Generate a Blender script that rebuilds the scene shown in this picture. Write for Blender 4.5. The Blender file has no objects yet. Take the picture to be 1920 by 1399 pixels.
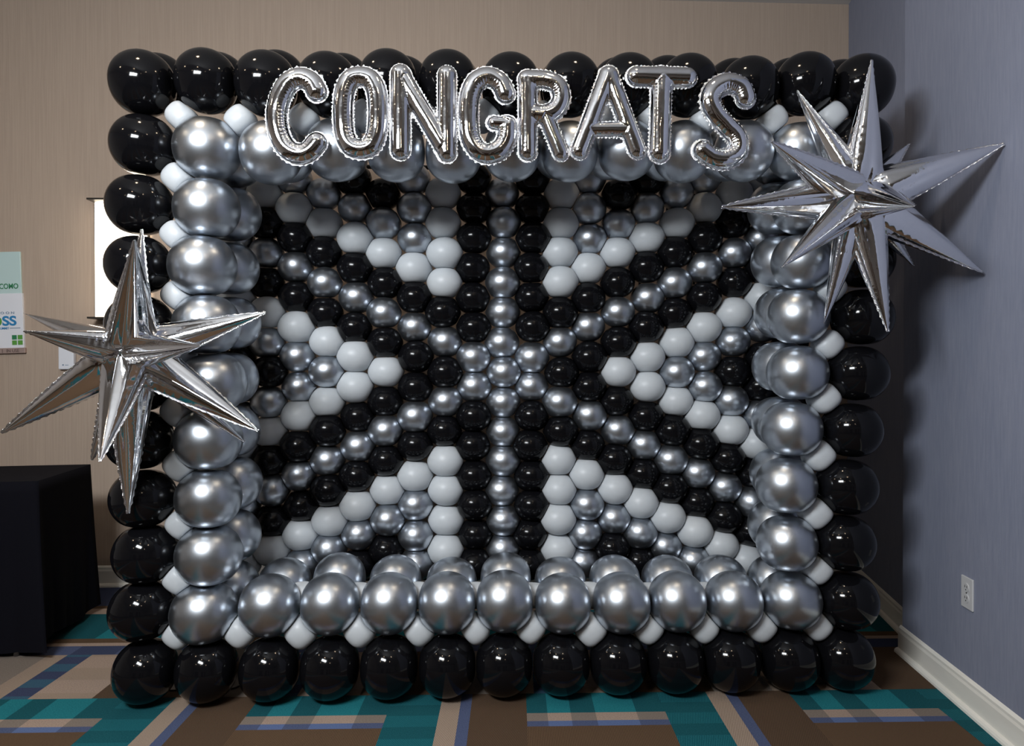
import bpy, bmesh, math, random
import numpy as np
from mathutils import Vector, Matrix
random.seed(7)
scene = bpy.context.scene
C = scene.collection

# ------------------------------------------------------------------ camera
F = 1280.0                      # focal length in pixels of the 1920 x 1399 frame
CX, CY = 960.0, 699.5
H = 1.255                       # eye height
PITCH = math.radians(0.43)
cam_d = bpy.data.cameras.new('camera'); cam = bpy.data.objects.new('camera', cam_d); C.objects.link(cam)
cam_d.sensor_fit = 'HORIZONTAL'; cam_d.sensor_width = 36.0; cam_d.lens = 36.0 * F / 1920.0
cam_d.clip_start = 0.02
cam.location = (0, 0, H); cam.rotation_euler = (math.pi / 2 - PITCH, 0, 0)
scene.camera = cam

# ------------------------------------------------------------------ light and exposure
scene.view_settings.view_transform = 'Standard'
scene.view_settings.look = 'None'
scene.view_settings.gamma = 1.0
scene.view_settings.use_curve_mapping = False
scene.view_settings.exposure = 0.12
world = bpy.data.worlds.new('world'); scene.world = world; world.use_nodes = True
world.node_tree.nodes['Background'].inputs[0].default_value = (0.5, 0.5, 0.55, 1)
world.node_tree.nodes['Background'].inputs[1].default_value = 0.0

def area_light(name, loc, target, sx, sy, power, col):
    d = bpy.data.lights.new(name, 'AREA'); d.shape = 'RECTANGLE'; d.size = sx; d.size_y = sy
    d.energy = power; d.color = col
    o = bpy.data.objects.new(name, d); C.objects.link(o); o.location = loc
    o.rotation_euler = (Vector(target) - Vector(loc)).to_track_quat('-Z', 'Y').to_euler()
    return o
# the photographer's flash head, above and to the left of the camera
area_light('studio_flash_offscreen', (-1.35, -0.05, 2.66), (0.1, 2.7, 1.0), 1.15, 0.45, 105.0, (0.93, 0.97, 1.0))

# ------------------------------------------------------------------ pixel helpers
def ray(px, py):
    dx = (px - CX) / F; dy = -(py - CY) / F
    cp, sp = math.cos(PITCH), math.sin(PITCH)
    return Vector((dx, cp + sp * dy, -sp + cp * dy))
def at_plane(px, py, y0, b=0.0):          # vertical plane Y = y0 + b X
    r = ray(px, py); t = y0 / (r.y - b * r.x)
    return Vector((0, 0, H)) + r * t
def at_floor(px, py, z=0.0):
    r = ray(px, py); t = (z - H) / r.z
    return Vector((0, 0, H)) + r * t
SLOPE = 0.042                             # balloon wall and back wall turn away a little to the right
Y_FRONT, Y_BACK, Y_PANEL, Y_LETTER = 2.60, 2.825, 3.07, 2.457
TURN = math.atan(SLOPE)

# ------------------------------------------------------------------ materials
MATS = {}
def mat(name, col, rough=0.5, metal=0.0, spec=0.5, coat=0.0, emit=None, estr=0.0, bump=None, vary=None, sheen=0.0, sss=0.0):
    """bump = (scale xyz, strength, distance); vary = (scale xyz, second colour, low, high)"""
    m = bpy.data.materials.new(name); m.use_nodes = True; nt = m.node_tree
    p = nt.nodes['Principled BSDF']
    p.inputs['Base Color'].default_value = (*col, 1); p.inputs['Roughness'].default_value = rough
    p.inputs['Metallic'].default_value = metal; p.inputs['Specular IOR Level'].default_value = spec
    p.inputs['Coat Weight'].default_value = coat; p.inputs['Coat Roughness'].default_value = 0.05
    p.inputs['Sheen Weight'].default_value = sheen
    if emit: p.inputs['Emission Color'].default_value = (*emit, 1); p.inputs['Emission Strength'].default_value = estr
    if sss:
        p.inputs['Subsurface Weight'].default_value = sss; p.inputs['Subsurface Radius'].default_value = (0.02, 0.02, 0.02)
    tc = nt.nodes.new('ShaderNodeTexCoord')
    def noise(scale):
        mp = nt.nodes.new('ShaderNodeMapping'); mp.inputs['Scale'].default_value = scale
        nt.links.new(tc.outputs['Object'], mp.inputs['Vector'])
        n = nt.nodes.new('ShaderNodeTexNoise'); n.inputs['Scale'].default_value = 1.0; n.inputs['Detail'].default_value = 3
        nt.links.new(mp.outputs[0], n.inputs['Vector']); return n
    if vary:
        n = noise(vary[0]); r = nt.nodes.new('ShaderNodeValToRGB')
        r.color_ramp.elements[0].position = vary[2]; r.color_ramp.elements[1].position = vary[3]
        r.color_ramp.elements[0].color = (*col, 1); r.color_ramp.elements[1].color = (*vary[1], 1)
        nt.links.new(n.outputs['Fac'], r.inputs[0]); nt.links.new(r.outputs[0], p.inputs['Base Color'])
    if bump:
        n = noise(bump[0]); b = nt.nodes.new('ShaderNodeBump'); b.inputs['Strength'].default_value = bump[1]; b.inputs['Distance'].default_value = bump[2]
        nt.links.new(n.outputs['Fac'], b.inputs['Height']); nt.links.new(b.outputs[0], p.inputs['Normal'])
    MATS[name] = m; return m
def ribbed(name, col, col2, scale, rot, lo=0.35, hi=0.65):   # woven carpet with fine ribs
    m = mat(name, col, 0.95, spec=0.1, bump=((260, 260, 260), 0.6, 0.004)); nt = m.node_tree; p = nt.nodes['Principled BSDF']
    tc = nt.nodes.new('ShaderNodeTexCoord'); mp = nt.nodes.new('ShaderNodeMapping'); mp.inputs['Rotation'].default_value = (0, 0, rot)
    w = nt.nodes.new('ShaderNodeTexWave'); w.inputs['Scale'].default_value = scale; w.inputs['Distortion'].default_value = 0.3
    nt.links.new(tc.outputs['Object'], mp.inputs[0]); nt.links.new(mp.outputs[0], w.inputs[0])
    n = nt.nodes.new('ShaderNodeTexNoise'); n.inputs['Scale'].default_value = 220
    nt.links.new(tc.outputs['Object'], n.inputs[0])
    a = nt.nodes.new('ShaderNodeMath'); a.operation = 'MULTIPLY_ADD'; a.inputs[1].default_value = 0.55
    nt.links.new(w.outputs['Fac'], a.inputs[0])
    a2 = nt.nodes.new('ShaderNodeMath'); a2.operation = 'MULTIPLY'; a2.inputs[1].default_value = 0.5
    nt.links.new(n.outputs['Fac'], a2.inputs[0]); nt.links.new(a2.outputs[0], a.inputs[2])
    r = nt.nodes.new('ShaderNodeValToRGB'); r.color_ramp.elements[0].position = lo; r.color_ramp.elements[1].position = hi
    r.color_ramp.elements[0].color = (*col, 1); r.color_ramp.elements[1].color = (*col2, 1)
    nt.links.new(a.outputs[0], r.inputs[0]); nt.links.new(r.outputs[0], p.inputs['Base Color'])
    return m

mat('black_latex', (0.004, 0.004, 0.005), 0.09, spec=0.26)
mat('small_black_latex', (0.004, 0.004, 0.005), 0.16, spec=0.2)
mat('chrome_latex', (0.555, 0.595, 0.65), 0.34, 1.0)
mat('small_chrome_latex', (0.52, 0.555, 0.605), 0.36, 1.0)
mat('white_latex', (0.54, 0.57, 0.60), 0.38, spec=0.35, sss=0.15)
mat('foil', (0.90, 0.91, 0.94), 0.075, 1.0, bump=((45, 45, 45), 0.12, 0.004))
mat('foil_edge', (0.85, 0.85, 0.88), 0.16, 1.0, bump=((300, 300, 300), 0.7, 0.004))
mat('beige_wallpaper', (0.46, 0.365, 0.295), 0.85, spec=0.15, vary=((170, 170, 3.0), (0.425, 0.335, 0.27), 0.38, 0.62), bump=((300, 300, 8), 0.25, 0.002))
mat('blue_wallpaper', (0.21, 0.230, 0.31), 0.8, spec=0.2, vary=((110, 110, 9), (0.242, 0.263, 0.343), 0.30, 0.70), bump=((320, 320, 20), 0.3, 0.002))
mat('ceiling_paint', (0.70, 0.69, 0.68), 0.9, spec=0.1, bump=((90, 90, 90), 0.1, 0.002))
mat('white_trim', (0.84, 0.82, 0.76), 0.45, vary=((3, 3, 20), (0.80, 0.78, 0.72), 0.4, 0.6))
mat('black_cloth', (0.0045, 0.0045, 0.0075), 0.9, spec=0.08, sheen=0.0, bump=((500, 500, 500), 0.3, 0.001))
mat('black_metal', (0.008, 0.008, 0.009), 0.4, spec=0.4)
mat('grey_metal', (0.35, 0.35, 0.36), 0.35, 1.0)
mat('dark_metal', (0.05, 0.045, 0.04), 0.4, 0.6)
mat('lit_diffuser', (0.9, 0.85, 0.75), 0.6, emit=(1.0, 0.87, 0.68), estr=5.0)
mat('plate_plastic', (0.55, 0.56, 0.58), 0.4)
mat('slot_dark', (0.02, 0.02, 0.02), 0.6)
mat('sign_glass', (0.52, 0.68, 0.68), 0.25, spec=0.4)
mat('sign_card', (0.78, 0.80, 0.87), 0.5)
mat('bronze', (0.50, 0.38, 0.35), 0.35, 0.5)
mat('green_ink', (0.02, 0.20, 0.08), 0.6); mat('leaf_ink', (0.10, 0.32, 0.05), 0.6)
mat('blue_ink', (0.02, 0.22, 0.48), 0.6); mat('grey_ink', (0.16, 0.25, 0.36), 0.6); mat('brown_ink', (0.16, 0.11, 0.10), 0.6)
mat('dark_wood', (0.10, 0.035, 0.022), 0.4, vary=((30, 30, 2), (0.06, 0.02, 0.012), 0.4, 0.6))
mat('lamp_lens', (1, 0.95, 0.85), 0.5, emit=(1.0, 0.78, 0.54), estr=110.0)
# carpet yarns
BR, BR2, TD, TL, TR, TN, TNR, BL, BLL, PU, GT, BD = range(12)
carpet = [ribbed('carpet_brown', (0.074, 0.045, 0.027), (0.120, 0.075, 0.045), 55, 0.0),
          ribbed('carpet_brown_dark', (0.062, 0.039, 0.025), (0.098, 0.062, 0.039), 55, 0.3),
          mat('carpet_teal_dark', (0.006, 0.060, 0.075), 0.95, spec=0.1, vary=((240, 240, 240), (0.012, 0.090, 0.108), 0.35, 0.65)),
          mat('carpet_teal_light', (0.010, 0.125, 0.150), 0.95, spec=0.1, vary=((240, 240, 240), (0.020, 0.185, 0.215), 0.35, 0.65)),
          ribbed('carpet_teal_ribbed', (0.006, 0.070, 0.090), (0.020, 0.150, 0.175), 55, 0.25, 0.4, 0.8),
          mat('carpet_tan', (0.27, 0.20, 0.16), 0.95, spec=0.1, vary=((240, 240, 240), (0.37, 0.28, 0.225), 0.35, 0.65)),
          ribbed('carpet_tan_ribbed', (0.22, 0.165, 0.125), (0.36, 0.275, 0.215), 55, 0.25),
          mat('carpet_blue', (0.055, 0.070, 0.135), 0.95, spec=0.1, vary=((240, 240, 240), (0.080, 0.100, 0.180), 0.35, 0.65)),
          mat('carpet_blue_light', (0.085, 0.120, 0.240), 0.95, spec=0.1, vary=((240, 240, 240), (0.10, 0.145, 0.29), 0.35, 0.65)),
          mat('carpet_navy', (0.032, 0.042, 0.085), 0.95, spec=0.1, vary=((240, 240, 240), (0.048, 0.060, 0.115), 0.35, 0.65)),
          mat('carpet_grey_tan', (0.165, 0.135, 0.115), 0.95, spec=0.1, vary=((240, 240, 240), (0.215, 0.178, 0.150), 0.35, 0.65)),
          mat('carpet_slate_blue', (0.030, 0.075, 0.120), 0.95, spec=0.1, vary=((240, 240, 240), (0.045, 0.100, 0.155), 0.35, 0.65))]

# ------------------------------------------------------------------ object helpers
def link(name, me, m, parent=None, smooth=False):
    if m is not None and not me.materials: me.materials.append(MATS[m] if isinstance(m, str) else m)
    if smooth: me.polygons.foreach_set('use_smooth', [True] * len(me.polygons))
    o = bpy.data.objects.new(name, me); C.objects.link(o)
    if parent is not None: o.parent = parent
    return o
def from_bm(name, bm, m, parent=None, smooth=False):
    bmesh.ops.recalc_face_normals(bm, faces=bm.faces)
    me = bpy.data.meshes.new(name); bm.to_mesh(me); bm.free()
    return link(name, me, m, parent, smooth)
def from_data(name, v, f, m, parent=None, smooth=False):
    me = bpy.data.meshes.new(name); me.from_pydata([tuple(map(float, q)) for q in v], [], f); me.update()
    return link(name, me, m, parent, smooth)
def tag(o, label, cat, group=None):
    o['label'] = label; o['category'] = cat
    if group: o['group'] = group
    return o
def struct(o): o['kind'] = 'structure'; return o
def empty(name, loc, rz=0):
    o = bpy.data.objects.new(name, None); C.objects.link(o); o.location = loc; o.rotation_euler = (0, 0, rz); o.empty_display_size = 0.05
    return o
def add_box(bm, lo, hi, bevel=0.0):
    r = bmesh.ops.create_cube(bm, size=1.0)
    s = [hi[i] - lo[i] for i in range(3)]; c = [(hi[i] + lo[i]) / 2 for i in range(3)]
    bmesh.ops.scale(bm, vec=s, verts=r['verts']); bmesh.ops.translate(bm, vec=c, verts=r['verts'])
    if bevel:
        es = list({e for v in r['verts'] for e in v.link_edges})
        bmesh.ops.bevel(bm, geom=es, offset=bevel, segments=2, affect='EDGES', profile=0.5)
def box(name, lo, hi, m, parent=None, bevel=0.0):
    bm = bmesh.new(); add_box(bm, lo, hi, bevel); return from_bm(name, bm, m, parent)
def prism(name, pts, z0, z1, m, parent=None):      # vertical prism over a floor polygon
    bm = bmesh.new(); a = [bm.verts.new((x, y, z0)) for x, y in pts]; b = [bm.verts.new((x, y, z1)) for x, y in pts]
    n = len(pts); bm.faces.new(a[::-1]); bm.faces.new(b)
    for i in range(n): bm.faces.new((a[i], a[(i + 1) % n], b[(i + 1) % n], b[i]))
    return from_bm(name, bm, m, parent)
def cyl(bm, p0, p1, r, seg=16):
    p0, p1 = Vector(p0), Vector(p1); d = p1 - p0
    q = bmesh.ops.create_cone(bm, cap_ends=True, segments=seg, radius1=r, radius2=r, depth=d.length)
    M = Matrix.Translation((p0 + p1) / 2) @ d.to_track_quat('Z', 'Y').to_matrix().to_4x4()
    bmesh.ops.transform(bm, matrix=M, verts=q['verts'])
def text(name, s, size, m, parent, loc, bold=0.0, align='RIGHT', sx=1.0):   # flat lettering standing in the local xz plane
    cu = bpy.data.curves.new(name, 'FONT'); cu.body = s; cu.size = size; cu.extrude = 0.0006; cu.offset = bold; cu.align_x = align
    t = bpy.data.objects.new(name, cu); C.objects.link(t); bpy.context.view_layer.update()
    me = bpy.data.meshes.new_from_object(t.evaluated_get(bpy.context.evaluated_depsgraph_get()))
    bpy.data.objects.remove(t); bpy.data.curves.remove(cu); me.materials.clear()
    o = link(name, me, m, parent); o.location = loc; o.rotation_euler = (math.pi / 2, 0, 0); o.scale = (sx, 1, 1)
    return o

# ------------------------------------------------------------------ the room
BW0 = at_floor(190, 1099); YB = BW0.y - SLOPE * BW0.x                 # back wall: Y = YB + SLOPE X
def back(px, py): return at_plane(px, py, YB, SLOPE)
ZC = back(1590, 8.5).z                                                 # ceiling height
P0 = at_floor(1692, 1224)                                              # end of the near blue wall
WD = Vector((107 / F, 1, 0)).normalized()                              # direction of that wall
PF = at_floor(1683, 1176)                                              # a point on the set-back blue wall
PB = back(1590, 300); PB.z = 0
fd = (PB - PF).normalized()
XL, YR, XR, Y_END = -4.6, -5.2, 4.6, 0.9                                                    # left end and rear end of the room
def yb(x): return YB + SLOPE * x
struct(prism('wall_back', [(XL - .2, yb(XL - .2)), (PB.x + .3, yb(PB.x + .3)), (PB.x + .3, yb(PB.x) + .25), (XL - .2, yb(XL) + .25)], 0, ZC, 'beige_wallpaper'))
near_end = P0 - WD * ((P0.y - Y_END) / WD.y)
nrm = Vector((WD.y, -WD.x, 0))
def off(p, d): q = p + nrm * d; return (q.x, q.y)
struct(prism('wall_right', [off(P0, 0), off(P0, .6), off(near_end, .6), off(near_end, 0)], 0, ZC, 'blue_wallpaper'))
f0 = PF - fd * 0.42; fn = Vector((fd.y, -fd.x, 0))
struct(prism('wall_right_recess', [(f0.x, f0.y), (f0.x + fn.x * .2, f0.y + fn.y * .2), (PB.x + fn.x * .2, PB.y + .05), (PB.x, PB.y - .003)], 0, ZC, 'blue_wallpaper'))
mat('cream_paint', (0.68, 0.67, 0.68), 0.8, spec=0.2, bump=((120, 120, 120), 0.1, 0.002))
struct(box('wall_left', (XL - .2, YR - .2, 0), (XL, yb(XL), ZC), 'cream_paint'))
struct(box('wall_far_right', (XR, YR - .2, 0), (XR + .2, Y_END + .2, ZC), 'cream_paint'))
struct(box('wall_return', (near_end.x + .3, Y_END, 0), (XR + .2, Y_END + .2, ZC), 'cream_paint'))
struct(box('wall_rear', (XL - .2, YR - .2, 0), (XR + .2, YR, ZC), 'cream_paint'))
struct(box('ceiling', (XL - .2, YR - .2, ZC), (XR + .2, yb(3) + .3, ZC + .1), 'ceiling_paint'))
for i, (x0, w) in enumerate(((-3.4, 1.6), (-0.6, 1.1), (0.9, 0.5))):    # doors added to the unseen rear wall, for dark streaks in the reflections
    d = struct(box('door_%d' % (i + 1), (x0, YR, 0), (x0 + w, YR + .05, 2.2), 'dark_wood'))
    box('door_handle', (x0 + w - .14, YR + .05, .95), (x0 + w - .11, YR + .09, 1.15), 'grey_metal', d, 0.006)

def baseboard(name, a, b, n):
    """skirting from floor point a to b; n points into the room"""
    a, b = Vector(a), Vector(b); d = (b - a).normalized()
    prof = [(0, 0), (.013, 0), (.013, .088), (.010, .098), (.010, .108), (.004, .116), (0, .118)]
    shoe = [(.013, 0), (.030, 0), (.029, .009), (.024, .016), (.013, .020)]
    def sweep(nm, pr, parent):
        v = []; k = len(pr)
        for p in (a, b):
            for o_, z in pr: q = p + n * o_; v.append((q.x, q.y, z))
        f = [tuple(range(k)), tuple(range(2 * k - 1, k - 1, -1))] + [(i, (i + 1) % k, k + (i + 1) % k, k + i) for i in range(k)]
        o = from_data(nm, v, f, 'white_trim', parent)
        bm = bmesh.new(); bm.from_mesh(o.data); bmesh.ops.recalc_face_normals(bm, faces=bm.faces); bm.to_mesh(o.data); bm.free()
        return o
    o = struct(sweep(name, prof, None)); sweep('shoe_moulding', shoe, o)
bn = Vector((SLOPE, -1, 0)).normalized()
baseboard('baseboard_back', (XL, yb(XL), 0), (PB.x, yb(PB.x), 0), bn)
baseboard('baseboard_right', P0 + WD * .013, near_end, -nrm)
baseboard('baseboard_right_recess', f0, PB, -fn)

# carpet: woven plaid, cut into its colour fields
def carpet_index(u, v):
    """u along the balloon wall, v away from the camera"""
    P = 1.013
    if v < 2.620:                                       # the row in front of the balloons
        k = (u - U0) % P
        if k < .506:
            seg = [(.075, 0), (.160, 1), (.250, 0), (.400, 1), (.506, 0)]
            lit = next(s for e, s in seg if k < e)
            if v > 2.470: return TL if lit else TD
            if v > 2.414: return TN if lit else GT2
            if v > 2.378: return BLL if lit else BL
            return BR
        if k < .695: return TR if int(v * 13) % 2 else TD
        if k < .767: return TNR
        if k < .808: return BL
        return BR2 if v > 2.05 else BR
    if v < 3.02:                                        # the next row, its stripes set over
        k = (u - U1) % P
        if k < .105: return PU if int(v * 14) % 2 else BD
        if k < .345: return TNR if int(v * 9) % 2 else TN
        if k < .70: return BR2
        if k < .93: return GT
        return TNR
    if v < 3.115: return PU if (u * 3.1) % 1 < .6 else BL
    if v < 3.150: return TN
    if v < 3.20: return BR
    if v < 3.52: return TD if (u * 2.3) % 1 < .55 else TL
    if v < 3.60: return TN
    if v < 3.64: return BR
    return PU
GT2 = GT
U0 = at_floor(489, 1306).x; U1 = at_floor(63, 1303).x - .105
us = set(); vs = {YR - .2, 4.5, 2.62, 2.47, 2.414, 2.378, 2.05, 3.02, 3.115, 3.15, 3.2, 3.52, 3.6, 3.64, 0.4}
for i in range(-6, 6):
    for e in (0, .075, .16, .25, .40, .506, .695, .767, .808): us.add(round(U0 + i * 1.013 + e, 4))
    for e in (0, .105, .345, .70, .93): us.add(round(U1 + i * 1.013 + e, 4))
for i in range(-20, 18): us.add(round(i / 3.1, 4)); us.add(round((i + .6) / 3.1, 4)); us.add(round(i / 2.3, 4)); us.add(round((i + .55) / 2.3, 4))
for i in range(36, 45): vs.add(round(i / 14, 4))
for i in range(23, 29): vs.add(round(i / 9, 4))
for i in range(24, 35): vs.add(round(i / 13, 4))
us = sorted(u for u in us if XL - .4 < u < 5.2); vs = sorted(vs)
cs, sn = math.cos(0.024), math.sin(0.024)
verts = []; faces = []; mi = []
for v in vs:
    for u in us: verts.append((u * cs - v * sn * 0.0, v + u * 0.024, 0))
nu = len(us)
for j in range(len(vs) - 1):
    for i in range(nu - 1):
        faces.append((j * nu + i, j * nu + i + 1, (j + 1) * nu + i + 1, (j + 1) * nu + i))
        mi.append(carpet_index((us[i] + us[i + 1]) / 2, (vs[j] + vs[j + 1]) / 2))
me = bpy.data.meshes.new('floor'); me.from_pydata(verts, [], faces)
for m in carpet: me.materials.append(m)
me.polygons.foreach_set('material_index', mi); me.update()
struct(link('floor', me, None))

# ------------------------------------------------------------------ balloons
def balloon_mesh(name, rx, rz, flat, m, ry=None, seg=40, rings=24, lemon=0.0, power=2.0, sharp=10.0):
    """a blown balloon; flat = (axis, half length) squeezes it softly against its neighbours, lemon draws it out to its tied ends"""
    ry = ry or rx; v = []; f = []
    def sq(c, p): return math.copysign(abs(c) ** (2 / p), c)
    for i in range(rings + 1):
        th = math.pi * i / rings
        for j in range(seg):
            ph = 2 * math.pi * j / seg
            d = [math.sin(th) * math.cos(ph), math.sin(th) * math.sin(ph), math.cos(th)]
            k = (abs(d[0]) ** power + abs(d[1]) ** power + abs(d[2]) ** power) ** (-1 / power)
            q = [d[0] * k * rx, d[1] * k * ry, d[2] * k * rz]
            if lemon:
                t = abs(d[0]); q[0] *= 1 + lemon * max(0, t - .9) / .1
            for ax, h in flat:
                if isinstance(ax, int): n = Vector([1.0 if k_ == ax else 0.0 for k_ in range(3)])
                else: n = Vector(ax)
                a = q[0] * n.x + q[1] * n.y + q[2] * n.z; s_ = abs(a)
                if s_ > 1e-6:
                    dlt = math.copysign((s_ ** -sharp + h ** -sharp) ** (-1 / sharp), a) - a
                    q = [q[0] + n.x * dlt, q[1] + n.y * dlt, q[2] + n.z * dlt]
            v.append(q)
    for i in range(rings):
        for j in range(seg):
            a, b = i * seg + j, i * seg + (j + 1) % seg
            if i == 0: f.append((a, a + seg, b + seg))
            elif i == rings - 1: f.append((a, a + seg, b))
            else: f.append((a, a + seg, b + seg, b))
    me = bpy.data.meshes.new(name); me.from_pydata(v, [], f); me.update()
    bm = bmesh.new(); bm.from_mesh(me); bmesh.ops.remove_doubles(bm, verts=bm.verts, dist=1e-6)
    bmesh.ops.recalc_face_normals(bm, faces=bm.faces); bm.to_mesh(me); bm.free()
    me.materials.append(MATS[m]); me.polygons.foreach_set('use_smooth', [True] * len(me.polygons))
    return me
ORD = ['zeroth', 'first', 'second', 'third', 'fourth', 'fifth', 'sixth', 'seventh', 'eighth', 'ninth', 'tenth', 'eleventh', 'twelfth', 'thirteenth', 'fourteenth', 'fifteenth']
def put(name, me, p, label, cat, group, scale=1.0, rot=(0, 0, 0), jit=0.05):
    o = bpy.data.objects.new(name, me); C.objects.link(o); o.location = p
    o.rotation_euler = (rot[0] + random.uniform(-jit, jit), rot[1] + random.uniform(-jit, jit), rot[2] + TURN + random.uniform(-jit, jit))
    o.scale = (scale,) * 3
    return tag(o, label, cat, group)
R = 0.1155
BLK_COL = balloon_mesh('black_balloon_column', R + .002, R, [(2, .1145)], 'black_latex')
BLK_ROW = balloon_mesh('black_balloon_row', R + .001, R + .002, [(0, .1145)], 'black_latex')
SIL_COL = balloon_mesh('silver_balloon_column', R + .003, R + .001, [(2, .1125)], 'chrome_latex')
SIL_ROW = balloon_mesh('silver_balloon_row', R, R - .001, [(0, .113)], 'chrome_latex')
WHT_GAP = balloon_mesh('white_gap_balloon', .064, .058, [(2, .057)], 'white_latex', ry=.066, power=2.5)

black_left = [(270, 273), (263, 385), (260, 497), (262, 609), (262, 717), (262, 824), (269, 934), (274, 1038), (268, 1144)]
black_right = [(1612, 272), (1616, 381), (1618, 489), (1616, 595), (1607, 700), (1596, 806), (1586, 912), (1582, 1017), (1588, 1125)]
black_bottom = [(273, 1250), (388, 1250), (506, 1247), (619, 1247), (730, 1244), (839, 1242), (945, 1245), (1052, 1240), (1158, 1240), (1265, 1236), (1369, 1234), (1479, 1235), (1581, 1230)]
black_top = [(268, 157), (387, 153), (499, 158), (615, 160), (728, 154), (840, 155), (957, 161), (1070, 160), (1178, 162), (1290, 161), (1404, 166), (1509, 158), (1616, 163)]
silver_left = [(389, 279), (388, 391), (380, 499), (388, 609), (400, 718), (391, 824), (391, 934), (392, 1040), (383, 1148)]
silver_right = [(1496, 284), (1505, 388), (1504, 491), (1496, 594), (1495, 699), (1484, 804), (1474, 910), (1475, 1018), (1482, 1125)]
silver_bottom = [(506, 1135), (619, 1132), (730, 1131), (838, 1130), (946, 1127), (1055, 1131), (1165, 1130), (1269, 1127), (1375, 1127)]
silver_top = [(508, 287), (630, 282), (743, 283), (850, 287), (960, 284), (1068, 285), (1175, 282), (1280, 285), (1394, 284)]
G1, G2, G3, G4 = 'large black balloons round the outside of the frame', 'large silver balloons in the front ring of the frame', 'large silver balloons in the rear ring of the frame', 'small white balloons tucked between black and silver rings'
def front(px, py, d=0.0): return at_plane(px, py, Y_FRONT + d, SLOPE)
n = len(black_left)
for i, (x, y) in enumerate(black_left):
    put('large_black_balloon', BLK_COL, front(x, y), 'large black balloon, %s above the corner on the frame edge nearest the table' % ORD[n - i], 'balloon', G1, random.uniform(.985, 1.02))
for i, (x, y) in enumerate(black_right):
    put('large_black_balloon', BLK_COL, front(x, y), 'large black balloon, %s above the corner on the frame edge nearest the blue wall' % ORD[n - i], 'balloon', G1, random.uniform(.97, 1.0))
for i, (x, y) in enumerate(black_bottom):
    p = front(x, y); p.z = R + .0085
    put('large_black_balloon', BLK_ROW, p, 'large glossy black balloon on the carpet, %s from the table end of the floor row' % ORD[i + 1], 'balloon', G1, jit=0.0)
for i, (x, y) in enumerate(black_top):
    put('large_black_balloon', BLK_ROW, front(x, y), 'large glossy black balloon in the top front row, %s from the end above the table' % ORD[i + 1], 'balloon', G1, random.uniform(.99, 1.02))
for i, (x, y) in enumerate([(300, 158), (412, 156), (522, 152), (645, 158), (757, 162), (850, 162), (955, 165), (1060, 165), (1158, 164), (1248, 161), (1372, 166), (1478, 165), (1572, 168)]):
    put('large_black_balloon', BLK_ROW, at_plane(x, y, Y_BACK, SLOPE), 'large black balloon in the rear top row, %s from the end above the table' % ORD[i + 1], 'balloon', 'large black balloons in the rear of the frame')
for i, (x, y) in enumerate(silver_left):
    put('large_silver_balloon', SIL_COL, front(x, y), 'large chrome silver balloon in the front ring, %s down its table-side upright' % ORD[i + 1], 'balloon', G2, random.uniform(1.0, 1.03))
for i, (x, y) in enumerate(silver_right):
    put('large_silver_balloon', SIL_COL, front(x, y), 'large chrome balloon in the front ring, %s down, on the side nearest the blue wall' % ORD[i + 1], 'balloon', G2, random.uniform(.96, .99))
for i, (x, y) in enumerate(silver_bottom):
    put('large_silver_balloon', SIL_ROW, front(x, y), 'large chrome silver balloon above the black floor row, %s from the table-side upright' % ORD[i + 1], 'balloon', G2, random.uniform(.985, 1.01))
for i, (x, y) in enumerate(silver_top):
    put('large_silver_balloon', SIL_ROW, front(x, y), 'large chrome silver balloon behind the foil letters, %s from the table-side upright' % ORD[i + 1], 'balloon', G2, random.uniform(.985, 1.02))
bl = [(437, 300), (434, 402), (431, 504), (433, 606), (429, 710), (433, 808), (436, 905), (434, 1004), (432, 1102)]
br = [(1456, 296), (1455, 391), (1462, 491), (1468, 588), (1463, 687), (1463, 790), (1460, 888), (1455, 985), (1453, 1091)]
bb = [(534, 1098), (637, 1088), (742, 1092), (847, 1096), (948, 1087), (1050, 1096), (1152, 1092), (1251, 1093), (1351, 1092)]
bt = [(539, 290), (640, 286), (745, 286), (850, 286), (955, 285), (1050, 285), (1145, 285), (1248, 287), (1360, 288)]
for pts, me, txt in ((bl, SIL_COL, 'chrome silver balloon in the rear ring, %s down behind the table-side upright'), (br, SIL_COL, 'chrome balloon in the rear ring, %s down, on the side nearest the blue wall'),
                     (bb, SIL_ROW, 'chrome silver balloon in the rear ring, %s along the bottom from the table side'), (bt, SIL_ROW, 'chrome silver balloon in the rear ring, %s along the top from the table side')):
    for i, (x, y) in enumerate(pts):
        put('large_silver_balloon', me, at_plane(x, y, Y_BACK, SLOPE), 'large ' + txt % ORD[i + 1], 'balloon', G3, random.uniform(.97, 1.0))
wl = [(343, 222), (337, 337), (332, 443), (335, 556), (336, 663), (334, 772), (339, 873), (341, 983), (337, 1085), (336, 1187)]
wr = [(1556, 222), (1553, 332), (1556, 438), (1556, 543), (1551, 646), (1544, 747), (1534, 854), (1528, 962), (1531, 1067), (1530, 1171)]
wb = [(451, 1184), (565, 1184), (675, 1181), (786, 1180), (891, 1178), (996, 1176), (1108, 1180), (1216, 1177), (1319, 1176), (1425, 1172)]
wt = [(452, 227), (570, 223), (682, 218), (797, 222), (908, 218), (1015, 222), (1130, 218), (1222, 219), (1322, 226), (1446, 226)]
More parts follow.
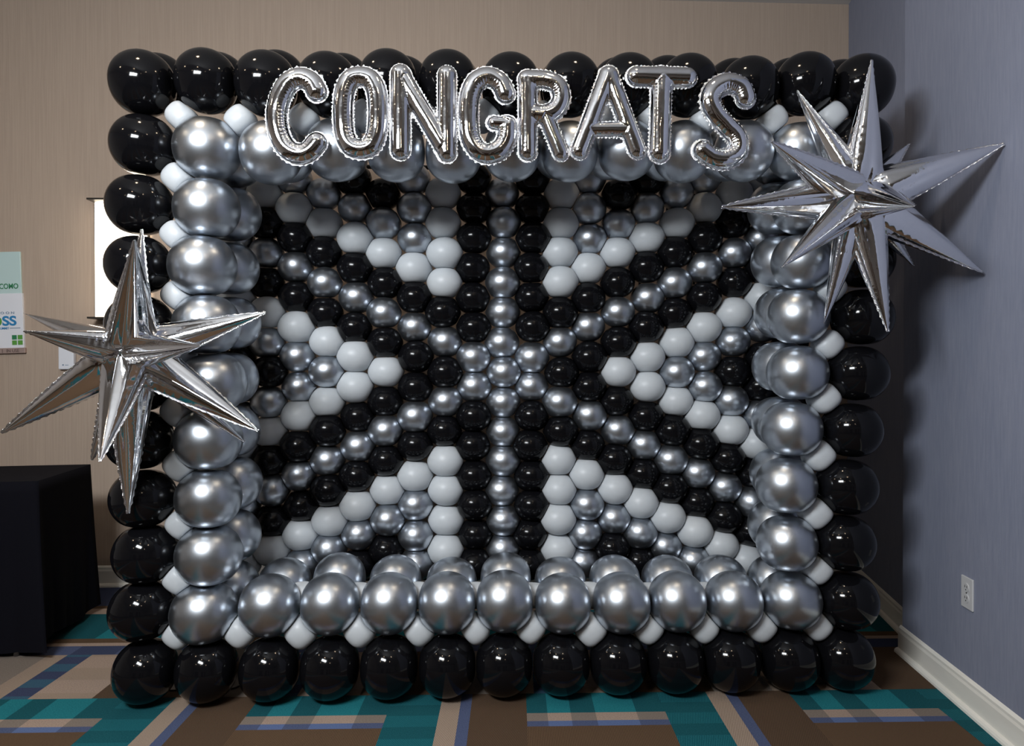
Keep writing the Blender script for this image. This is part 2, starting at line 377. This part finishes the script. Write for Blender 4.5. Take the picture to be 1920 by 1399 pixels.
for pts, ry, txt in ((wl, .75, 'small white balloon beside the black edge nearest the table, %s from the top'), (wr, -.75, 'small white balloon beside the black edge nearest the blue wall, %s from the top'),
                     (wb, 0.7, 'small white balloon above the black floor row, %s from the table side'), (wt, -.7, 'small white balloon below the black top row, %s from the table side')):
    for i, (x, y) in enumerate(pts):
        a = ry
        if pts is wb: a = .8 if x < 960 else -.8
        put('small_white_balloon', WHT_GAP, front(x, y, .012), txt % ORD[i + 1], 'balloon', G4, random.uniform(.86, .95), (0, a, 0), 0.08)
for i, x in enumerate((565, 672, 783, 893, 1000, 1106, 1214, 1318)):
    put('small_white_balloon', WHT_GAP, front(x, 1116, .10), 'small white balloon between front and rear bottom silver rows, %s gap from the table side' % ORD[i + 1], 'balloon', 'small white balloons between the silver rings', .85, (0, 0, 0), 0.1)

# panel: brick-laid columns of five inch balloons
PB_ = balloon_mesh('panel_black_balloon', .0815, .0730, [], 'small_black_latex', seg=36, rings=24)
PS_ = balloon_mesh('panel_silver_balloon', .0795, .0725, [], 'small_chrome_latex', seg=36, rings=24)
PW_ = balloon_mesh('panel_white_balloon', .0830, .0735, [], 'white_latex', seg=36, rings=24)
def panel_colour(c, h):
    c = abs(c); h = abs(h); k = h - c
    if c == 0: return 's'
    if k == 0: return 's'
    if c == 1: return 'b'
    if abs(k) == 2: return 'b'
    if k == 4 or (c == 2 and k > 4): return 'w'
    if k == 6 or (c == 3 and k > 6): return 's'
    if k > 6: return 'b'
    if k == -4: return 'w'
    if k == -6: return 's'
    return 'b'
KIND = {'s': ('small_silver_balloon', PS_, 'silver'), 'b': ('small_black_balloon', PB_, 'black'), 'w': ('small_white_balloon', PW_, 'white')}
for c in range(-10, 11):
    hs = [h for h in range(-13, 14) if (h - c) % 2 == 0]
    for idx, h in enumerate(hs):
        y = 697 + 27.75 * h
        x = 943 + (54.9 if c < 0 else 53.9) * c
        t = (y - 697) / 333.0
        if c < 0: x += -c / 8 * 7 * t
        else:
            x -= c / 8 * 24 * max(0, t) ** 1.2
            y -= c / 8 * 8 * max(0, t)
        x += random.uniform(-2.5, 2.5); y += random.uniform(-1.5, 1.5)
        nm, me, w = KIND[panel_colour(c, h)]
        side = 'in the middle column' if c == 0 else 'in the %s column from middle towards %s' % (ORD[abs(c)], 'table' if c < 0 else 'blue wall')
        put(nm, me, at_plane(x, y, Y_PANEL + random.uniform(-.012, .012), SLOPE), 'small %s panel balloon %s, %s from top' % (w, side, ORD[idx + 1]), 'balloon', 'small %s balloons of the patterned panel' % w,
            random.uniform(.975, 1.02), (0, 0, 0), 0.05)

# every balloon is pressed flat where it meets its neighbours, so that none passes through another
def squeeze_balloons():
    bpy.context.view_layer.update()
    obs = [o for o in C.objects if o.get('category') == 'balloon']
    W, cen, M = [], [], []
    for o in obs:
        co = np.empty(len(o.data.vertices) * 3); o.data.vertices.foreach_get('co', co); m = np.array(o.matrix_world)
        W.append(co.reshape(-1, 3) @ m[:3, :3].T + m[:3, 3]); cen.append(m[:3, 3]); M.append(m)
    cen = np.array(cen); W0 = [w.copy() for w in W]; new = [w.copy() for w in W]
    rad = np.array([np.linalg.norm(w - c, axis=1).max() for w, c in zip(W, cen)])
    EPS, SOFT = .0004, .0025
    planes = [[] for _ in obs]
    for i in range(len(obs)):
        d = np.linalg.norm(cen - cen[i], axis=1)
        for j in np.nonzero((d < rad + rad[i]) & (np.arange(len(obs)) > i))[0]:
            n = (cen[j] - cen[i]) / d[j]
            ra = ((W0[i] - cen[i]) @ n).max(); rb = ((W0[j] - cen[j]) @ -n).max(); over = ra + rb - d[j]
            if over <= 0: continue
            ka = rad[j] / (rad[i] + rad[j])                     # the smaller balloon gives way more
            planes[i].append((n, ra - over * ka)); planes[j].append((-n, rb - over * (1 - ka)))
    for i in range(len(obs)):
        if not planes[i]: continue
        for _ in range(2):
            for n, t in planes[i]:
                t = t + EPS; s_ = (new[i] - cen[i]) @ n; k = s_ > t - SOFT
                s2 = t - SOFT * np.exp(-(s_[k] - t + SOFT) / SOFT)
                new[i][k] += np.outer(np.minimum(s2 - s_[k], 0), n)
        inv = np.linalg.inv(M[i]); me = obs[i].data.copy(); me.name = obs[i].name
        me.vertices.foreach_set('co', (new[i] @ inv[:3, :3].T + inv[:3, 3]).ravel()); me.update(); obs[i].data = me
squeeze_balloons()

# light black grid behind the panel that its columns are tied to
fc = at_plane(943, 697, Y_PANEL + .090, SLOPE); g_ = empty('panel_frame', (fc.x, fc.y, 0), TURN)
for x in (-1.33, 1.30):
    bm = bmesh.new(); cyl(bm, (x, .026, 0), (x, .026, 2.2), .012); from_bm('upright', bm, 'black_metal', g_, True)
for z in (.28, 2.18):
    bm = bmesh.new(); cyl(bm, (-1.33, .015, z), (1.30, .015, z), .010); from_bm('rail', bm, 'black_metal', g_, True)
for c in range(-10, 11):
    bm = bmesh.new(); x = c * (.1318 if c < 0 else .1275); cyl(bm, (x, 0, .27), (x, 0, 2.18), .006, 8); from_bm('rod', bm, 'black_metal', g_, True)
tag(g_, 'thin black metal grid behind the patterned balloon panel', 'frame')
# flat black plates of the stands that carry the frame
for (xa, ya), (xb, yb_), who in (((232, 1296), (440, 1240), 'table'), ((1447, 1283), (1622, 1240), 'blue wall')):
    a = at_floor(xa, ya); b = at_floor(xb, ya)
    w = (b.x - a.x) / 2
    bm = bmesh.new(); add_box(bm, (-w, -.16, 0), (w, .22, .006)); es = [e for e in bm.edges if abs(e.verts[0].co.z - e.verts[1].co.z) > .003]
    bmesh.ops.bevel(bm, geom=es, offset=.04, segments=5, affect='EDGES', profile=.5)
    s = from_bm('base_plate', bm, 'black_metal'); s.location = ((a.x + b.x) / 2, a.y + .16, 0); s.rotation_euler = (0, 0, TURN)
    tag(s, 'flat black base plate under the balloon frame at the corner near the %s' % who, 'stand')

# ------------------------------------------------------------------ foil letters
def smooth_path(pts, closed=False, n=8):
    P = [np.array(p, float) for p in pts]; out = []; m = len(P)
    rng = range(m) if closed else range(m - 1)
    for i in rng:
        if closed: a, b, c, d = P[(i - 1) % m], P[i], P[(i + 1) % m], P[(i + 2) % m]
        else: a, b, c, d = P[max(i - 1, 0)], P[i], P[i + 1], P[min(i + 2, m - 1)]
        for k in range(n):
            t = k / n
            out.append(.5 * (2 * b + (c - a) * t + (2 * a - 5 * b + 4 * c - d) * t * t + (3 * b - a - 3 * c + d) * t ** 3))
    out.append(P[0] if closed else P[-1]); return out
def oval(cx, cy, rx, ry, p=2.6, n=16):
    r = []
    for i in range(n):
        a = 2 * math.pi * i / n; c, s = math.cos(a), math.sin(a)
        r.append((cx + rx * math.copysign(abs(c) ** (2 / p), c), cy + ry * math.copysign(abs(s) ** (2 / p), s)))
    return r
LETTERS = {
 'C': [(smooth_path([(594, 172), (584, 155), (563, 147), (541, 157), (526, 183), (519, 215), (523, 250), (537, 277), (557, 289), (578, 285), (594, 268)]), 19.5)],
 'O': [(smooth_path(oval(676, 212, 33, 68), True, 5), 18.5)],
 'N': [([(751, 140), (751, 282)], 18.5), ([(758, 152), (829, 272)], 17), ([(838, 141), (838, 287)], 17.5)],
 'G': [(smooth_path([(947, 176), (937, 156), (915, 145), (893, 154), (881, 180), (878, 215), (881, 255), (893, 279), (912, 289), (935, 282), (949, 262), (951, 236)]), 18.5), ([(926, 231), (951, 233)], 12.5)],
 'R': [([(989, 150), (989, 285)], 17), (smooth_path([(989, 150), (1020, 150), (1044, 160), (1052, 182), (1044, 203), (1024, 214), (1003, 214)]), 17), ([(1022, 216), (1051, 288)], 14.5)],
 'A': [([(1139, 142), (1086, 283)], 16.5), ([(1142, 142), (1194, 283)], 16.5), ([(1108, 243), (1172, 243)], 13.5)],
 'T': [([(1193, 144), (1288, 146)], 18.5), ([(1240, 146), (1236, 286)], 19.5)],
 'S': [(smooth_path([(1397, 184), (1388, 165), (1364, 157), (1340, 168), (1331, 190), (1342, 215), (1362, 238), (1381, 259), (1383, 282), (1364, 298), (1338, 297), (1317, 283)]), 19)]}
def make_letter(ch, strokes, label):
    allp = [p for s, w in strokes for p in s]
    cx = (min(p[0] for p in allp) + max(p[0] for p in allp)) / 2; cy = (min(p[1] for p in allp) + max(p[1] for p in allp)) / 2
    org = at_plane(cx, cy, Y_LETTER, SLOPE); sc = 1 / (F / org.y)
    e = empty('foil_letter_balloon', org, TURN)
    segs = []
    arc = 0
    for si, (s, w) in enumerate(strokes):
        q = []
        for px, py in s:
            p = at_plane(px, py, Y_LETTER, SLOPE) - org; q.append((p.x / math.cos(TURN), p.z))
        for i in range(len(q) - 1):
            a = np.array(q[i]); b = np.array(q[i + 1]); L = np.linalg.norm(b - a)
            if L < 1e-6: continue
            t0 = (b - a) / L
            turn = 0
            if 0 < i < len(q) - 2:
                pa = np.array(q[i - 1]); nb = np.array(q[i + 2]); t1 = (a - pa) / max(np.linalg.norm(a - pa), 1e-9); t2 = (nb - b) / max(np.linalg.norm(nb - b), 1e-9)
                turn = (t1[0] * t2[1] - t1[1] * t2[0]) / (2 * L + 1e-9)
            segs.append((a, b, w * sc, arc, L, turn, si)); arc += L
        arc += .05
    g = .0028
    mw = max(s[2] for s in segs) + .012
    A = np.array([s[0] for s in segs]); B = np.array([s[1] for s in segs]); W = np.array([s[2] for s in segs]); AR = np.array([s[3] for s in segs]); LN = np.array([s[4] for s in segs]); TU = np.array([s[5] for s in segs]); SI = np.array([s[6] for s in segs])
    lo = np.minimum(A, B).min(0) - mw; hi = np.maximum(A, B).max(0) + mw
    nx, nz = int((hi[0] - lo[0]) / g) + 2, int((hi[1] - lo[1]) / g) + 2
    gx, gz = np.meshgrid(lo[0] + g * np.arange(nx), lo[1] + g * np.arange(nz), indexing='ij')
    Pt = np.stack([gx.ravel(), gz.ravel()], 1)
    def nearest(Pt):
        AB = B - A; t = np.clip(((Pt[:, None, :] - A[None]) * AB[None]).sum(2) / (AB ** 2).sum(1)[None], 0, 1)
        Cn = A[None] + t[..., None] * AB[None]
        d = np.linalg.norm(Pt[:, None, :] - Cn, axis=2); rel = d / W[None]
        k = (rel).argmin(1); r = np.arange(len(Pt))
        side = np.sign(AB[k, 0] * (Pt[:, 1] - A[k, 1]) - AB[k, 1] * (Pt[:, 0] - A[k, 0]))
        # smooth blend of the tubes where strokes meet
        mins = np.stack([rel[:, SI == u].min(1) for u in sorted(set(SI))], 1)
        kk = 9.0; sm = -np.log(np.exp(-kk * mins).sum(1)) / kk
        return np.maximum(sm, 0.0), Cn[r, k], W[k], AR[k] + t[r, k] * LN[k], side * TU[k], d[r, k]
    rel, Cn, Wk, S, curv, d = nearest(Pt)
    def grid_mesh(lim, push):
        ins = (rel < lim(S)).reshape(nx, nz)
        cell = ins[:-1, :-1] | ins[1:, :-1] | ins[:-1, 1:] | ins[1:, 1:]
        return ins, cell
    # ---- inflated body
    ins = (rel < 1).reshape(nx, nz); cell = ins[:-1, :-1] | ins[1:, :-1] | ins[:-1, 1:] | ins[1:, 1:]
    use = np.zeros((nx, nz), bool); use[:-1, :-1] |= cell; use[1:, :-1] |= cell; use[:-1, 1:] |= cell; use[1:, 1:] |= cell
    idx = np.full((nx, nz), -1); ui = np.argwhere(use); flat = ui[:, 0] * nz + ui[:, 1]
    idx[use] = np.arange(len(ui))
    P = Pt[flat].copy(); r = rel[flat]; out = r >= 1
    P[out] = Cn[flat][out] + (P[out] - Cn[flat][out]) / r[out][:, None]
    r2, _, W2, S2, cv2, _ = nearest(P); r2 = np.minimum(r2, 1); rb = np.where(out, 1.0, r2)
    T = W2 * 0.92
    y = T * np.power(np.maximum(1 - rb ** 2, 0), 0.53)
    inner = np.clip(cv2 * .035, -1, 1)                       # pleats crowd the inner side of a bend
    amp = np.where(inner > 0.05, .15 * np.clip(inner * 2, 0, 1), .005)
    y *= 1 + amp * np.clip((rb - .25) / .5, 0, 1) * np.sin(2 * math.pi * S2 / .0125 + 1.7 * np.sin(S2 * 90))
    y *= 1 + .008 * np.sin(S2 * 70) * np.cos(rb * 4)
    N = len(P); V = []
    for i in range(N): V.append((P[i, 0], -y[i], P[i, 1]))
    bk = np.arange(N); k = N
    for i in range(N):
        if not out[i]: bk[i] = k; k += 1; V.append((P[i, 0], y[i], P[i, 1]))
    Fc = []
    for i, j in np.argwhere(cell):
        q = [idx[i, j], idx[i + 1, j], idx[i + 1, j + 1], idx[i, j + 1]]
        Fc.append(tuple(int(a) for a in q)); b = [int(bk[a]) for a in q][::-1]
        if set(b) != set(q): Fc.append(tuple(b))
    o = from_data('inflated_body', V, Fc, 'foil', e, True)
    # ---- welded seam flange standing off the outline, scalloped
    def wid(S): return 1 + (.0065 + .0022 * np.sin(2 * math.pi * S / .0135)) / Wk
    lim = wid(S); insf = ((rel < lim) & (rel > .93)).reshape(nx, nz)
    cell = insf[:-1, :-1] & insf[1:, :-1] & insf[:-1, 1:] & insf[1:, 1:]
    use = np.zeros((nx, nz), bool); use[:-1, :-1] |= cell; use[1:, :-1] |= cell; use[:-1, 1:] |= cell; use[1:, 1:] |= cell
    ui = np.argwhere(use); idx = np.full((nx, nz), -1); idx[use] = np.arange(len(ui)); flat = ui[:, 0] * nz + ui[:, 1]
    P = Pt[flat]; ruf = .0016 * np.sin(2 * math.pi * S[flat] / .0135 + 1) * np.clip((rel[flat] - 1) * 6, 0, 1)
    V = [(P[i, 0], ruf[i] - .0006, P[i, 1]) for i in range(len(P))] + [(P[i, 0], ruf[i] + .0006, P[i, 1]) for i in range(len(P))]
    Fc = []; n_ = len(P)
    for i, j in np.argwhere(cell):
        q = [int(idx[i, j]), int(idx[i + 1, j]), int(idx[i + 1, j + 1]), int(idx[i, j + 1])]
        Fc.append(tuple(q)); Fc.append(tuple(a + n_ for a in q[::-1]))
    from_data('seam_flange', V, Fc, 'foil_edge', e, True)
    tag(e, label, 'letter balloon', 'foil letters spelling a greeting')
for ch, st in LETTERS.items():
    make_letter(ch, st, 'shiny silver foil balloon shaped like the letter %s hung on the frame' % ch)

# ------------------------------------------------------------------ foil starbursts
def make_spike(parent, tip, r0, roll, seed):
    rnd = random.Random(seed); L = tip.length; NT, NP = 64, 48; v = []; f = []; ph0 = rnd.uniform(0, 6)
    for i in range(NT + 1):
        t = i / NT
        if t < .2: r = r0 * (.22 + .78 * math.sin(t / .2 * math.pi / 2) ** .8)
        else: u = (t - .2) / .8; r = r0 * ((1 - u) ** .92) * (1 + .06 * math.sin(u * 3))
        r = max(r, .0012)
        for j in range(NP):
            a = 2 * math.pi * j / NP
            near = max(0, abs(math.cos(a)) - .72) / .28                       # close to the welded seam
            x = math.cos(a) * r * 1.08; y = math.copysign(abs(math.sin(a)) ** .9, math.sin(a)) * r * .9
            k = 1 + .09 * math.sin(7 * a + ph0) * max(0, 1 - t / .34) + (.045 * math.sin(5 * a + ph0 * 2 + .8 * t) + .022 * math.sin(11 * a + ph0)) * (1 - t) ** .6
            k *= 1 - .03 * near * max(0, math.sin(2 * math.pi * t / .06 + ph0)) ** 4 * (1 if .08 < t < .5 else 0)
            v.append((x * k, y * k, t * L))
    for i in range(NT):
        for j in range(NP): f.append((i * NP + j, i * NP + (j + 1) % NP, (i + 1) * NP + (j + 1) % NP, (i + 1) * NP + j))
    f.append(tuple(range(NP))[::-1]); f.append(tuple(NT * NP + j for j in range(NP)))
    o = from_data('spike', v, f, 'foil', parent, True)
    sv = []; sf = []
    for s in (-1, 1):                                                         # seam flange on both edges of the spike
        b = len(sv)
        for i in range(1, NT + 1):
            p = v[i * NP + (0 if s > 0 else NP // 2)]; wdt = (.0055 + .002 * math.sin(i * 1.9 + ph0)) * (1 if i < NT - 3 else .8); z = .001 * math.sin(i * 2.3)
            sv += [(p[0] - s * .002, -.0005, p[2]), (p[0] + s * wdt, z - .0005, p[2]), (p[0] + s * wdt, z + .0005, p[2]), (p[0] - s * .002, .0005, p[2])]
        for i in range(NT - 1):
            q = b + i * 4
            for k in range(4): sf.append((q + k, q + (k + 1) % 4, q + 4 + (k + 1) % 4, q + 4 + k))
    from_data('seam_flange', sv, sf, 'foil_edge', o, True)
    q = tip.to_track_quat('Z', 'Y'); o.rotation_mode = 'QUATERNION'
    o.rotation_quaternion = q @ Matrix.Rotation(roll, 4, 'Z').to_quaternion()
    return o
def make_star(cx, cy, depth, tips, r0, label):
    c = at_plane(cx, cy, depth); e = empty('starburst_balloon', c)
    for i, (px, py, dz, rs, roll) in enumerate(tips):
        tip = at_plane(px, py, depth + dz) - c
        make_spike(e, tip, r0 * rs, roll, i * 13 + int(cx))
    bm = bmesh.new(); bmesh.ops.create_icosphere(bm, subdivisions=4, radius=.032)
    for vtx in bm.verts:
        d = vtx.co.normalized(); vtx.co *= 1 + .12 * math.sin(14 * math.atan2(d.y, d.x)) + .1 * math.sin(16 * d.z)
    from_bm('hub', bm, 'foil_edge', e, True)
    tag(e, label, 'star balloon', 'silver starbursts on the frame')
make_star(247, 660, 2.363, [(252, 450, -.30, 1.08, .5), (266, 430, .04, .85, .2), (46, 588, .12, .8, .3), (44, 621, -.26, .9, .4), (2, 812, -.02, 1.0, .9), (172, 863, .05, .75, .5), (187, 866, -.36, 1.0, .2),
                             (240, 963, .03, 1.0, .0), (484, 808, -.08, 1.0, 1.0), (459, 829, .06, .8, .4), (498, 586, .02, .95, 1.2), (376, 648, -.42, .85, .7)],   .068, 'large silver foil starburst balloon on the frame edge by the room sign')
make_star(1612, 372, 2.458, [(1635, 112, -.05, 1.0, .1), (1494, 170, .04, .9, .4), (1447, 266, -.22, .95, .6), (1353, 388, -.08, .95, 1.1), (1466, 501, -.22, 1.0, .3), (1545, 607, .0, .9, .8), (1665, 622, -.08, 1.0, .5),
                              (1842, 510, -.065, 1.05, 1.2), (1883, 270, -.153, 1.1, 1.3), (1715, 387, -.44, .95, .6), (1704, 270, .12, .75, .2), (1712, 498, .12, .75, .2)],   .068, 'large silver foil starburst balloon with a tip against the blue wall')

# ------------------------------------------------------------------ table under a black cloth
t_near = at_floor(72, 1232); Zt = .765
W2, D2, TA = .60, .26, TURN + .125
tb = empty('draped_table', (t_near.x - W2 * math.cos(TA) - D2 * math.sin(TA), t_near.y - W2 * math.sin(TA) + D2 * math.cos(TA), 0), TA)
bm = bmesh.new(); ring = []
per = []
for (x0, y0, x1, y1, n_) in ((-W2, -D2, W2, -D2, 60), (W2, -D2, W2, D2, 30), (W2, D2, -W2, D2, 60), (-W2, D2, -W2, -D2, 30)):
    for i in range(n_):
        t = i / n_; per.append((x0 + (x1 - x0) * t, y0 + (y1 - y0) * t))
NZ = 16
for k in range(NZ + 1):
    t = k / NZ; row = []
    for i, (x, y) in enumerate(per):
        nx_, ny_ = (x / W2, y / D2); l = math.hypot(nx_, ny_); corner = max(0, min(abs(x) / W2, abs(y) / D2) - .85) / .15
        o_ = t * (.004 + .010 * math.sin(i * .55) * t + .05 * corner * (y < 0) - .03 * corner * (y > 0))
        z = Zt - .006 * (k > 0) - t * (Zt - .045 - .015 * math.sin(i * .21))
        row.append(bm.verts.new((x + math.copysign(o_, x) * (abs(x) > W2 - .06), y + math.copysign(o_, y) * (abs(y) > D2 - .06), z)))
    ring.append(row)
m_ = len(per)
for k in range(NZ):
    for i in range(m_): bm.faces.new((ring[k][i], ring[k + 1][i], ring[k + 1][(i + 1) % m_], ring[k][(i + 1) % m_]))
bm.faces.new(ring[0])
from_bm('tablecloth', bm, 'black_cloth', tb, True).data.polygons[-1].use_smooth = False
box('tabletop', (-W2 + .01, -D2 + .01, Zt - .03), (W2 - .01, D2 - .01, Zt - .008), 'grey_metal', tb)
for sx in (-1, 1):
    for sy in (-1, 1):
        bm = bmesh.new(); cyl(bm, (sx * (W2 - .10), sy * (D2 - .03), 0), (sx * (W2 - .10), sy * (D2 - .03), Zt - .03), .012); from_bm('leg', bm, 'grey_metal', tb, True)
tag(tb, 'small table covered to the floor by a black cloth against the beige wall', 'table')

# ------------------------------------------------------------------ things on the walls
def on_back(px, py, name): return empty(name, back(px, py), TURN)
# sconce
c = back(233, 490); s = empty('wall_sconce', c, TURN)
tl = back(183, 381); hw = (c.x - tl.x); hh = tl.z - c.z
bm = bmesh.new()
NS = 12; pts = [(-hw + .006, -.012)] + [(-hw * .98 * math.cos(math.pi * i / NS), -.025 - .075 * math.sin(math.pi * i / NS)) for i in range(NS + 1)] + [(hw - .006, -.012)]
a = [bm.verts.new((x, y, -hh + .008)) for x, y in pts]; b = [bm.verts.new((x, y, hh - .008)) for x, y in pts]
for i in range(len(pts) - 1): bm.faces.new((a[i], a[i + 1], b[i + 1], b[i]))
bm.faces.new(a); bm.faces.new(b)
from_bm('diffuser', bm, 'lit_diffuser', s)
for z in (-1, 1): box('end_cap', (-hw - .002, -.108, z * hh - .005), (hw + .002, 0, z * hh + .005), 'dark_metal', s)
for x in (-1, 1): box('side_rail', (x * hw - .004, -.030, -hh), (x * hw + .004, -.012, hh), 'dark_metal', s)
box('back_plate', (-hw * .7, -.012, -hh), (hw * .7, 0, hh), 'dark_metal', s)
tag(s, 'tall lit wall sconce with dark metal edge glowing behind the black balloons', 'wall light')
# room sign
c = back(50.5, 662); s = empty('room_sign', c, TURN); s.rotation_euler = (0, -.03, TURN); tl = back(40, 472); hgt = tl.z - c.z; k = 1 / (F / c.y)
wd = .42
def zz(py): return back(44, py).z - c.z
box('glass_panel', (-wd, -.010, zz(550)), (-.012, 0, hgt), 'sign_glass', s, .001)
card = box('name_card', (-wd, -.014, zz(652)), (-.006, 0, zz(550)), 'sign_card', s, .001)
sl = box('slider_bar', (-wd, -.018, 0), (0, 0, zz(652)), 'bronze', s, .001)
text('room_name', 'COMO', 9.8 * k / .72, 'green_ink', s, (-.027, -.0112, zz(541)), .0005, sx=.82)
text('event_word', 'L O O N', 4.6 * k / .72, 'grey_ink', card, (-.051, -.0150, zz(588.5)), .0002, sx=1.35)
text('event_word', 'SS', 17.5 * k / .72, 'blue_ink', card, (-.042, -.0150, zz(609.5)), .0022, sx=1.16)
text('event_word', 'UMMIT', 4.2 * k / .72, 'blue_ink', card, (-.084, -.0150, zz(617)), .0003, sx=.9)
box('rule', (-.080, -.0150, zz(615.5)), (-.022, -.0138, zz(614.3)), 'grey_ink', card)
bm = bmesh.new(); q = bmesh.ops.create_cone(bm, cap_ends=True, segments=28, radius1=.5, radius2=.5, depth=.0012)
bmesh.ops.rotate(bm, matrix=Matrix.Rotation(math.pi / 2, 3, 'X'), verts=bm.verts); bmesh.ops.scale(bm, vec=(13 * k, 1, 17 * k), verts=bm.verts); bmesh.ops.translate(bm, vec=(-.143, -.0145, zz(602)), verts=bm.verts)
from_bm('green_emblem', bm, 'leaf_ink', card)
for i in (0, 1):
    for j in (0, 1):
        x1 = -.012 - i * 10.4 * k; z0 = zz(646.5) + j * 10 * k
        box('green_square', (x1 - 8.6 * k, -.0150, z0), (x1, -.0138, z0 + 8.4 * k), 'leaf_ink' if (i + j) != 2 else 'green_ink', card)
text('status_word', 'IN USE', 6.0 * k / .72, 'brown_ink', sl, (-.030, -.0190, zz(660)), .0002, sx=.95)
box('divider', (-.125, -.0190, zz(661)), (-.122, -.0178, zz(654)), 'brown_ink', sl)
tag(s, 'glass room sign reading COMO with a white event card', 'sign')
# small white wall box
c = back(129, 693); s = empty('wall_sensor', c, TURN); w = 14 * c.y / F; h = 62 * c.y / F
bm = bmesh.new(); add_box(bm, (-w, -.028, 0), (w, 0, h), .006); from_bm('housing', bm, 'sign_card', s)
bm = bmesh.new(); cyl(bm, (-w * .35, -.0290, .026), (-w * .35, -.0275, .026), .0045); from_bm('indicator', bm, 'grey_ink', s)
box('print_line', (-w * .1, -.0285, .024), (w * .35, -.0275, .027), 'grey_ink', s)
tag(s, 'small white plastic sensor box on the beige wall behind a starburst', 'sensor')
# outlet on the blue wall
r = ray(1816, 1112); tpar = (nrm.x * P0.x + nrm.y * P0.y) / (nrm.x * r.x + nrm.y * r.y); oc = Vector((0, 0, H)) + r * tpar
s = empty('power_outlet', oc, math.atan2(WD.y, WD.x) + math.pi); s.rotation_euler = (0, 0, math.atan2(-WD.y, -WD.x))
bm = bmesh.new(); add_box(bm, (-.036, -.007, -.058), (.036, 0, .058), .002); from_bm('cover_plate', bm, 'plate_plastic', s)
for zc in (-.020, .020):
    bm = bmesh.new(); cyl(bm, (0, -.0095, zc), (0, -.006, zc), .0165, 20); f_ = from_bm('socket', bm, 'plate_plastic', s)
    for x in (-.006, .006): box('slot', (x - .0012, -.0102, zc - .001), (x + .0012, -.0090, zc + .008), 'slot_dark', f_)
    bm = bmesh.new(); cyl(bm, (0, -.0102, zc - .008), (0, -.0090, zc - .008), .0025, 10); from_bm('slot', bm, 'slot_dark', f_)
bm = bmesh.new(); cyl(bm, (0, -.0085, 0), (0, -.006, 0), .003, 10); from_bm('screw', bm, 'grey_metal', s)
tag(s, 'grey power outlet plate low on the blue wall', 'outlet')

# ------------------------------------------------------------------ ceiling downlights (above and behind the camera, mirrored in the balloons)
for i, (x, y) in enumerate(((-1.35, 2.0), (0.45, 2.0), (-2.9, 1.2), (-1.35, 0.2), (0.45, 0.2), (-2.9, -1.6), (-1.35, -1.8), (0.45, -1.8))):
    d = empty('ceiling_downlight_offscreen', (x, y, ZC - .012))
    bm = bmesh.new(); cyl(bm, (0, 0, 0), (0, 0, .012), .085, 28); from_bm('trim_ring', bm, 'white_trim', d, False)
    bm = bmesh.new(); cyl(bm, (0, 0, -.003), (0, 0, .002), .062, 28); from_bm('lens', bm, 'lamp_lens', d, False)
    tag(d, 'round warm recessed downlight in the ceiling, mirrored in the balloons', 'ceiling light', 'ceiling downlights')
